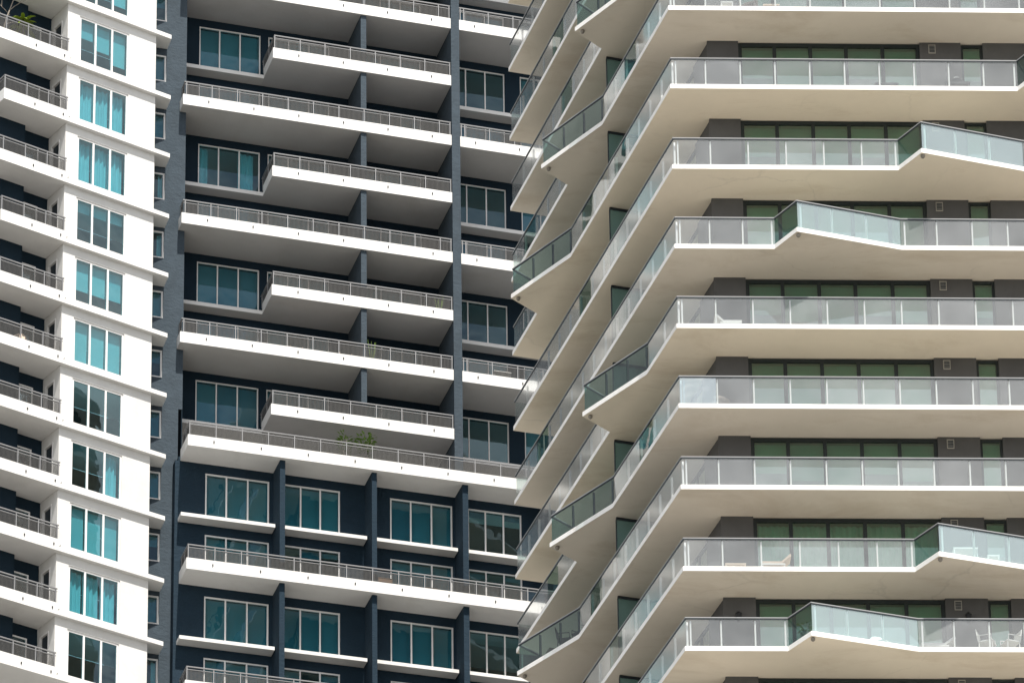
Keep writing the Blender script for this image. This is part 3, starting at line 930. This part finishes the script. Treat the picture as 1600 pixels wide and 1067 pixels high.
# walls, windows, screens, storey by storey (between slab k+1 below and slab k above)
FRAME_COV = {0: 'half', 1: 'half', 2: 'full', 3: 'half', 4: 'full', 5: 'half', 6: 'curtain', 7: 'full', 8: 'full'}
for k in range(-5, 9):
    zc, z0 = ZK[k], ZK[k + 1] + .18
    T = F
    z1 = zc
    shown = k >= -1
    # front piers
    for (a, b_) in ((1.52, 2.65), (9.25, 10.75), (11.55, 13.9), (16.6, 18)):
        m = MB(); m.box(T, a, b_, -2.35, -1.93, z0, z1); RT.part('wall', m, 'grey_r')
    mull = [3.97, 5.275, 6.575, 7.905]
    c = FRAME_COV.get(k, 'full')
    if c == 'half': cov = [('blind', .42 + .1 * ((k * 3 + j) % 3)) for j in range(5)]
    elif c == 'curtain': cov = [('curtain', 1, 'l')] * 5
    else: cov = [('blind', 1)] * 5
    add_window(RT, T, 2.653, 9.247, -2.02, z0, z1 - .03, mull, 'frame_d', 'pane_r', bar=.13, depth=.12, cover=cov, inner=.15, cov_mat='blind_g')
    add_window(RT, T, 10.753, 11.547, -2.02, z0, z1 - .05, [], 'frame_d', 'pane_r', bar=.09, depth=.10, cover=[('blind', .95 if k % 3 else .45)], inner=.12, cov_mat='blind_g')
    add_window(RT, T, 13.903, 16.597, -2.02, z0, z1 - .05, [15.2], 'frame_d', 'pane_r', bar=.12, depth=.10, cover=[('blind', 1)] * 2, cov_mat='blind_g')
    # louvred vent on the pier
    if shown:
        m = MB()
        a, b_, za, zb = 9.57, 9.83, zc - .47, zc - .10
        m.box(T, a, b_, -1.93, -1.905, za, zb)
        v = RT.part('vent', m, 'vent')
        for q in range(5):
            s_ = MB(); zz = za + .04 + q * .06
            s_.box(T, a + .03, b_ - .03, -1.904, -1.893, zz, zz + .035); RT.part('louvre', s_, 'gasket', v)
    # side wall
    T = S
    for (a, b_) in ((1.50, 3.2), (7.6, 8.6), (13.0, 14.2), (18.0, 18.6)):
        m = MB(); m.box(T, a, b_, -2.4, -2.03, z0, z1); RT.part('wall', m, 'grey_r')
    for (a, b_) in ((3.203, 7.597), (8.603, 12.997), (14.203, 17.997)):
        w4 = (b_ - a) / 4
        add_window(RT, T, a, b_, -2.10, z0, z1 - .04, [a + w4, a + 2 * w4, a + 3 * w4], 'frame_d', 'pane_r', bar=.11, depth=.10,
                   cover=[('blind', 1), None, ('blind', .6), ('blind', 1)] if k % 2 else [None, ('blind', 1), ('blind', 1), None], cov_mat='blind')
    m = MB(); m.box(T, SIDE_LEN - 1.4, SIDE_LEN - 1.2, -8.5, -2.45, z0, z1); RT.part('wall', m, 'grey_r')
    # glass privacy screen across the side balcony
    m = MB(); m.box(T, 8.085, 8.115, -2.0, -.36, z0 + .02, z1 - .10)
    sc_ = RT.part('privacy_screen', m, 'screen')
    m = MB(); m.box(T, 8.06, 8.14, -2.0, -.34, z1 - .098, z1 - .003); m2 = MB(); m2.box(T, 8.07, 8.13, -.355, -.325, z0, z1 - .1)
    RT.part('screen_header', m, 'gasket', sc_); RT.part('screen_post', m2, 'gasket', sc_)
# rooms' far wall
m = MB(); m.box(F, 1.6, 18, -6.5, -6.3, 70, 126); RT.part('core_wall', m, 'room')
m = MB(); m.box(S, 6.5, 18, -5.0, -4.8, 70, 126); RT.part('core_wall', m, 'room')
# lower body and top, out of the frame
m = MB()
m.prism([F(1.6, -2, 0)[:2], F(18, -2, 0)[:2], F(18, -14, 0)[:2], S(18, -9, 0)[:2], S(18, -2.1, 0)[:2]], 0, 75.3)
m.prism([F(1.6, -2, 0)[:2], F(18, -2, 0)[:2], F(18, -14, 0)[:2], S(18, -9, 0)[:2], S(18, -2.1, 0)[:2]], 123.8, 127)
RT.part('body', m, 'grey_r', kind='stuff')
m = MB()
for q in range(22):
    zz = 72.3 - 3.2 * q
    if zz > 2: m.prism([F(0, 0, 0)[:2], F(18, 0, 0)[:2], F(18, -14, 0)[:2], S(SIDE_LEN, -9, 0)[:2], S(SIDE_LEN, 0, 0)[:2]], zz, zz + .18, 0, top=1)
for q in range(1):
    zz = 126.9 + 3.2 * q
    m.prism([F(0, 0, 0)[:2], F(18, 0, 0)[:2], F(18, -14, 0)[:2], S(SIDE_LEN, -9, 0)[:2], S(SIDE_LEN, 0, 0)[:2]], zz, zz + .18, 0, top=1)
RT.part('slab_edges', m, ['fascia_r', 'floor_r'], kind='stuff')
# black wall lanterns on the lowest shown storey
for u in (2.03, 10.03):
    m = MB()
    c = F(u, -1.83, ZK[8] + 2.12)
    m.lathe(c, [(.03, -.02), (.085, 0), (.10, .24), (.12, .25), (.03, .34)], 8)
    m.box(F, u - .05, u + .05, -1.93, -1.905, ZK[8] + 2.1, ZK[8] + 2.5)
    RT.part('wall_lantern', m, 'black')

# ------------------------------------------------------------------ loose things on the balconies
def at(T, u, v, z):
    return Vector(T(u, v, z))

def local_frame(T, u, v, turn=0.0):
    c, s_ = math.cos(turn), math.sin(turn)
    return T.sub(u, v, c, s_)

def chair(T, u, v, z, label, mat='plastic', turn=0.0, group=None, name='patio_chair', slat=True):
    t = Thing(name, label, 'chair', T(u, v, z), group)
    K = local_frame(T, u, v, turn)
    m = MB(); m.box(K, -.26, .26, -.26, .26, z + .40, z + .44); t.part('seat', m, mat)
    for (a, b) in ((-.24, .24), (.24, .24), (-.24, -.24), (.24, -.24)):
        m = MB(); m.tube([K(a, b, z), K(a * .94, b * .94, z + .41)], .02, 6, 0); t.part('leg', m, mat)
    m = MB()
    if slat:
        for q in range(5):
            zz = z + .48 + q * .085
            m.box(K, -.25, .25, -.27 - q * .012, -.25 - q * .012, zz, zz + .055)
    else:
        m.box(K, -.26, .26, -.29, -.25, z + .44, z + .86)
    for a in (-.25, .25): m.tube([K(a, -.255, z + .42), K(a, -.325, z + .90)], .018, 6)
    t.part('backrest', m, mat)
    for a in (-.28, .28):
        m = MB(); m.tube([K(a, .22, z + .42), K(a, .22, z + .62), K(a, -.29, z + .64)], .018, 6); t.part('armrest', m, mat)
    return t

def lounger(T, u, v, z, label, mat, frame, ln=1.5, tilt=.34, turn=0.0, name='sun_lounger'):
    t = Thing(name, label, 'sun lounger', T(u, v, z))
    K = local_frame(T, u, v, turn)
    m = MB(); m.box(K, -ln / 2, ln * .18, -.30, .30, z + .26, z + .34); t.part('mattress', m, mat)
    m = MB(); k = len(m.v)
    a, b = ln * .18, ln * .5
    for (x, zz) in ((a, .26), (b, .26 + tilt), (b - .03, .34 + tilt), (a, .35)):
        for y in (-.30, .30): m.v.append(K(x, y, z + zz))
    m.f += [(0, 2, 3, 1), (2, 4, 5, 3), (4, 6, 7, 5), (6, 0, 1, 7), (0, 6, 4, 2), (1, 3, 5, 7)]; m.m += [0] * 6
    t.part('backrest', m, mat)
    m = MB(); m.box(K, -ln / 2, ln * .3, -.31, -.28, z + .20, z + .258); m.box(K, -ln / 2, ln * .3, .28, .31, z + .20, z + .258)
    m.box(K, -ln / 2, -ln / 2 + .04, -.31, .31, z + .2, z + .25); t.part('frame', m, frame)
    for (x, y) in ((-ln * .44, -.28), (-ln * .44, .28), (ln * .26, -.28), (ln * .26, .28)):
        m = MB(); m.tube([K(x, y, z), K(x, y, z + .22)], .022, 6); t.part('leg', m, frame)
    return t

def table(T, u, v, z, label, w, d, h, mat, name='low_table', turn=0.0):
    t = Thing(name, label, 'table', T(u, v, z))
    K = local_frame(T, u, v, turn)
    m = MB(); m.box(K, -w / 2, w / 2, -d / 2, d / 2, z + h - .05, z + h); t.part('tabletop', m, mat)
    for (a, b) in ((-1, -1), (1, -1), (-1, 1), (1, 1)):
        m = MB(); x, y = a * (w / 2 - .03), b * (d / 2 - .03); m.box(K, x - .022, x + .022, y - .022, y + .022, z, z + h - .052); t.part('leg', m, mat)
    return t

def round_chair(T, u, v, z, label, mat, r=.38):
    t = Thing('tub_chair', label, 'chair', T(u, v, z))
    c = T(u, v, z)
    m = MB(); m.lathe(c, [(r * .55, 0), (r * .9, .12), (r * .95, .36), (r * .5, .40), (.05, .40)], 18); t.part('seat', m, mat, smooth=True)
    m = MB(); n = 14
    for i in range(n + 1):
        an = math.pi * (0.15 + .9 * i / n) - T.angle() * 0
        h = .42 + .34 * math.sin(math.pi * i / n) ** .7
        for (rr, zz) in ((r * .93, .30), (r * 1.02, h), (r * .90, h), (r * .82, .30)):
            m.v.append((c[0] + rr * math.cos(an), c[1] + rr * math.sin(an), c[2] + zz))
    for i in range(n):
        for j in range(4):
            a, b = i * 4 + j, i * 4 + (j + 1) % 4
            m.f.append((a, b, b + 4, a + 4)); m.m.append(0)
    t.part('backrest', m, mat, smooth=True)
    return t

def leafy(t, c, rad, h, n, mat, ln=.22, wd=.07, droop=.3, rng=None):
    rng = rng or random
    m = MB()
    for _ in range(n):
        a = rng.random() * 6.28; r = rad * math.sqrt(rng.random()); zz = h * rng.random()
        p = Vector((c[0] + r * math.cos(a) * (.5 + .5 * zz / max(h, .01)), c[1] + r * math.sin(a), c[2] + zz))
        d = Vector((math.cos(a), math.sin(a), rng.uniform(-droop, .9))).normalized()
        sd = d.cross(Vector((rng.uniform(-.4, .4), rng.uniform(-.4, .4), 1))).normalized() * wd * .5
        l = ln * rng.uniform(.6, 1.2)
        k = len(m.v)
        m.v += [tuple(p), tuple(p + d * l * .5 + sd), tuple(p + d * l - Vector((0, 0, l * droop * .5))), tuple(p + d * l * .5 - sd)]
        m.f.append((k, k + 1, k + 2, k + 3)); m.m.append(0)
    t.part('foliage', m, mat, kind='stuff')

def pot(t, T, c, r, h, mat='pot'):
    m = MB(); m.lathe(c, [(r * .7, 0), (r, h), (r * .86, h), (r * .80, h * .86), (.01, h * .84)], 14); t.part('pot', m, mat, smooth=False)

def palm_plant(T, u, v, z, label):
    t = Thing('potted_palm', label, 'plant', T(u, v, z))
    c = Vector(T(u, v, z)); pot(t, T, c, .24, .42)
    st = MB(); st.tube([c + Vector((0, 0, .36)), c + Vector((.05, .02, 1.0)), c + Vector((.02, .0, 1.42))], [.05, .04, .03], 7); t.part('stem', st, 'bark')
    rng = random.Random(4)
    for i in range(20):
        a = i * 2.4; el = rng.uniform(.05, .85); l = rng.uniform(.55, .85)
        d = Vector((math.cos(a), math.sin(a), 0)); m = MB(); pts = []
        n = 6
        base = c + Vector((.02, 0, 1.15 + .25 * rng.random()))
        for j in range(n + 1):
            s_ = j / n
            pts.append(base + d * (l * s_ * math.cos(el * .6)) + Vector((0, 0, l * (el * s_ - .75 * s_ * s_))))
        sd = Vector((-d.y, d.x, 0))
        for j in range(n + 1):
            w = .09 * math.sin(math.pi * (.12 + .86 * j / n)); q = pts[j]
            m.v += [tuple(q - sd * w - Vector((0, 0, w * .4))), tuple(q), tuple(q + sd * w - Vector((0, 0, w * .4)))]
        for j in range(n):
            k = j * 3
            m.f += [(k, k + 1, k + 4, k + 3), (k + 1, k + 2, k + 5, k + 4)]; m.m += [0, 0]
        t.part('leaf', m, 'leaf_y')
    return t

def bare_tree(T, u, v, z, label):
    t = Thing('bare_potted_tree', label, 'plant', T(u, v, z))
    c = Vector(T(u, v, z)); pot(t, T, c, .24, .40)
    m = MB(); eu = Vector((*T.eu, 0)); rng = random.Random(11)
    top = c + eu * -.55 + Vector((0, 0, 2.45))
    m.tube([c + Vector((0, 0, .35)), c + eu * -.2 + Vector((0, 0, 1.3)), top], [.045, .035, .018], 7); t.part('trunk', m, 'bark')
    def br(p, d, l, r, lev):
        q = p + d * l
        b = MB(); mid = p + d * l * .5 + Vector((0, 0, .05 * l)); b.tube([p, mid, q], [r, r * .8, r * .55], 5); t.part('branch', b, 'bark')
        if lev:
            for _ in range(2):
                nd = (d + Vector((rng.uniform(-.7, .7), rng.uniform(-.4, .4), rng.uniform(.1, .7)))).normalized()
                br(q, nd, l * .62, r * .6, lev - 1)
    for (f, sx, zz) in ((.42, -.8, .45), (.5, .8, .5), (.62, 1.0, .7), (.75, -.7, .8)):
        p = c.lerp(top, f) if f > .3 else c
        br(p, (eu * sx + Vector((0, 0, zz))).normalized(), .48, .022, 2)
    return t

def planter_plant(T, u, v, z, label, h=1.5, rad=.42, n=170, mat='leaf', box=False, seed=3, ln=.2):
    t = Thing('potted_plant', label, 'plant', T(u, v, z))
    c = Vector(T(u, v, z)); pot(t, T, c, .22, .40); rng = random.Random(seed)
    for i in range(5):
        a = i * 1.256; m = MB()
        m.tube([c + Vector((0, 0, .34)), c + Vector((math.cos(a) * rad * .35, math.sin(a) * rad * .35, h * .6)), c + Vector((math.cos(a) * rad * .7, math.sin(a) * rad * .7, h * .95))], [.018, .013, .006], 5)
        t.part('stem', m, 'bark')
    leafy(t, c + Vector((0, 0, h * .42)), rad, h * .6, n, mat, ln=ln, wd=.085, rng=rng)
    return t

def spiky(T, u, v, z, label, h=.9):
    t = Thing('potted_cactus', label, 'plant', T(u, v, z))
    c = Vector(T(u, v, z)); pot(t, T, c, .14, .26)
    rng = random.Random(int(u * 10))
    for i in range(7):
        a = i * .9; m = MB(); r = rng.uniform(.05, .16); hh = h * rng.uniform(.7, 1.1)
        m.tube([c + Vector((0, 0, .2)), c + Vector((r * math.cos(a), r * math.sin(a), hh * .6)), c + Vector((1.5 * r * math.cos(a), 1.5 * r * math.sin(a), hh))], [.03, .025, .006], 5)
        t.part('stem', m, 'leaf')
    return t

def sofa(T, u, v, z, label, w, mat):
    t = Thing('outdoor_sofa', label, 'sofa', T(u, v, z))
    m = MB(); m.box(T, u - w / 2, u + w / 2, v - .38, v + .38, z + .08, z + .36); t.part('base', m, mat)
    m = MB(); m.box(T, u - w / 2, u + w / 2, v - .38, v - .20, z + .363, z + .78); t.part('backrest', m, mat)
    n = max(1, round(w / .65))
    for i in range(n):
        a = u - w / 2 + w * i / n
        m = MB(); m.box(T, a + .02, a + w / n - .02, v - .19, v + .36, z + .363, z + .47); t.part('cushion', m, mat)
    return t

def crate_box(T, u, v, z, label, w, d, h):
    t = Thing('wooden_box', label, 'box', T(u, v, z))
    n = 4
    for i in range(n):
        zz = z + .02 + i * (h - .04) / n
        m = MB(); m.box(T, u - w / 2, u + w / 2, v - d / 2, v + d / 2, zz, zz + (h - .04) / n - .015); t.part('board', m, 'wood')
    m = MB(); m.box(T, u - w / 2 - .02, u + w / 2 + .02, v - d / 2 - .02, v + d / 2 + .02, z + h - .03, z + h); t.part('lid', m, 'wood')
    return t

def grill(T, u, v, z, label):
    t = Thing('barbecue_grill', label, 'grill', T(u, v, z))
    c = T(u, v, z)
    m = MB(); m.box(T, u - .45, u + .45, v - .28, v + .28, z + .34, z + .42); t.part('shelf', m, 'black')
    m = MB(); m.lathe((c[0], c[1], c[2] + .425), [(.30, 0), (.29, .10), (.22, .20), (.10, .26), (.02, .27)], 16); t.part('lid', m, 'black', smooth=True)
    m = MB(); m.tube([T(u - .1, v + .05, z + .70), T(u - .05, v + .05, z + .75), T(u + .05, v + .05, z + .75), T(u + .1, v + .05, z + .70)], .014, 6); t.part('handle', m, 'rail_r')
    for a in (-.4, .4):
        for b in (-.24, .24):
            m = MB(); m.box(T, u + a - .025, u + a + .025, v + b - .025, v + b + .025, z, z + .338); t.part('leg', m, 'black')

fl = lambda k: ZK[k] + .18
# right tower, front
chair(F, 2.95, -.75, fl(0), 'dark wicker armchair behind the topmost glass railing', 'wicker', .4, slat=False)
table(F, 2.15, -.55, fl(0), 'white side table left of the wicker armchair', .45, .45, .42, 'plastic')
table(F, 3.75, -.60, fl(0), 'pale low table right of the wicker armchair', .6, .5, .34, 'cushion')
grill(F, 10.35, -.62, fl(1), 'black domed barbecue grill on the second glass balcony from the top')
table(F, 7.8, -.60, fl(1), 'long dark low table left of the barbecue grill', .85, .5, .36, 'gasket')
lounger(F, 1.85, -.62, fl(4), 'cream lounge chair by the glass railing right of the tower corner, highest of the loungers', 'plastic', 'rail_r', .95, .30, math.pi)
round_chair(F, 1.55, -.50, fl(5), 'dark tub chair right of the cloudy corner glass panel', 'wicker', .30)
lounger(F, 3.25, -.55, fl(7), 'beige sun lounger with raised back in front of the green curtains', 'cushion', 'plastic', 1.05, .30)
table(F, 1.85, -.55, fl(7), 'pale low table left of the beige sun lounger', .72, .45, .30, 'cushion')
table(F, 9.75, .05, fl(7), 'long white table behind a jutting glass corner, near the right edge', .85, .5, .62, 'plastic', 'long_table')
table(F, 10.75, -.25, fl(7), 'small white square stool right of the long white table', .42, .40, .52, 'plastic', 'square_stool')
planter_plant(F, 4.15, .15, fl(8), 'dark green potted plant inside the lowest jutting glass corner', .75, .24, 60, 'leaf', seed=9)
round_chair(F, 6.75, -.45, fl(8), 'round white tub chair behind the lowest jutting glass corner', 'plastic', .33)
lounger(F, 8.75, -.65, fl(8), 'white sun lounger on the lowest balcony, left of two white chairs', 'plastic', 'plastic', 1.2, .28)
chair(F, 10.45, -.55, fl(8), 'white slatted patio chair facing right, beside the white sun lounger', 'plastic', -1.2)
chair(F, 11.25, -.55, fl(8), 'white slatted patio chair near the right edge, lowest balcony', 'plastic', 1.2)
# right tower, side corner
chair(S, 13.1, .05, fl(6), 'black slatted chair behind dark glass of the lowest side corner', 'black', 2.6)
chair(S, 12.4, -.35, fl(6), 'black slatted chair nearest the kink of the lowest side corner', 'black', .4)
table(S, 14.1, .2, fl(6), 'small wooden table at the point of the lowest side corner', .45, .45, .5, 'wood', 'side_table')
# left tower
z_ = lambda lev: lev + .2
palm_plant(W, 7.15, -.55, z_(LEV[4]), 'bright green potted palm behind the topmost white balcony railing')
bare_tree(W, 8.1, -.6, z_(LEV[4]), 'leafless potted tree left of the bright green palm')
planter_plant(L, -5.05, V1 - .62, z_(ZD), 'small leafy plant on the long balcony, left of the bushier one', 1.6, .30, 120, seed=5, ln=.24)
planter_plant(L, -4.15, V1 - .55, z_(ZD), 'bushy leafy plant in front of the blue pier on the long balcony', 1.6, .40, 200, seed=6, ln=.22)
spiky(L, -3.55, -.5, z_(LEV[8]), 'thin spiky plant right of the blue pier, behind the mesh railing', 1.4)
spiky(L, -.5, -.45, z_(LEV[7]), 'spiky plant at the right end of a mesh railing, beside the tall pier', 1.15)
chair(L, -6.95, -.62, z_(LEV[8]), 'pale slatted armchair behind the mesh railing, left of its twin', 'cushion', 0)
chair(L, -4.75, -.62, z_(LEV[8]), 'pale slatted armchair close to the left side of the blue pier', 'cushion', 0)
table(L, 2.3, -.5, z_(LEV[8]), 'white bench-like table on the balcony right of the tall pier', .8, .45, .75, 'plastic', 'long_table')
sofa(L, -2.2, -.65, z_(LEV[2]), 'beige outdoor sofa behind the topmost mesh railing', 1.3, 'cushion')
crate_box(L, -3.35, V1 - .55, z_(ZE), 'brown wooden box right of the blue pier on the lower long balcony', .6, .4, .75)
crate_box(L, -1.35, V1 - .55, z_(ZE), 'low brown wooden box under the fourth window of the lower long balcony', .55, .4, .55)
t = Thing('floor_cushion', 'round peach cushion showing over a white balcony edge, middle left', 'cushion', W(7.0, -.35, z_(LEV[9])))
m = MB(); m.lathe(W(7.0, -.35, z_(LEV[9])), [(.20, 0), (.30, .2), (.33, .45), (.25, .62), (.02, .68)], 16); t.part('cover', m, 'cushion', smooth=True)
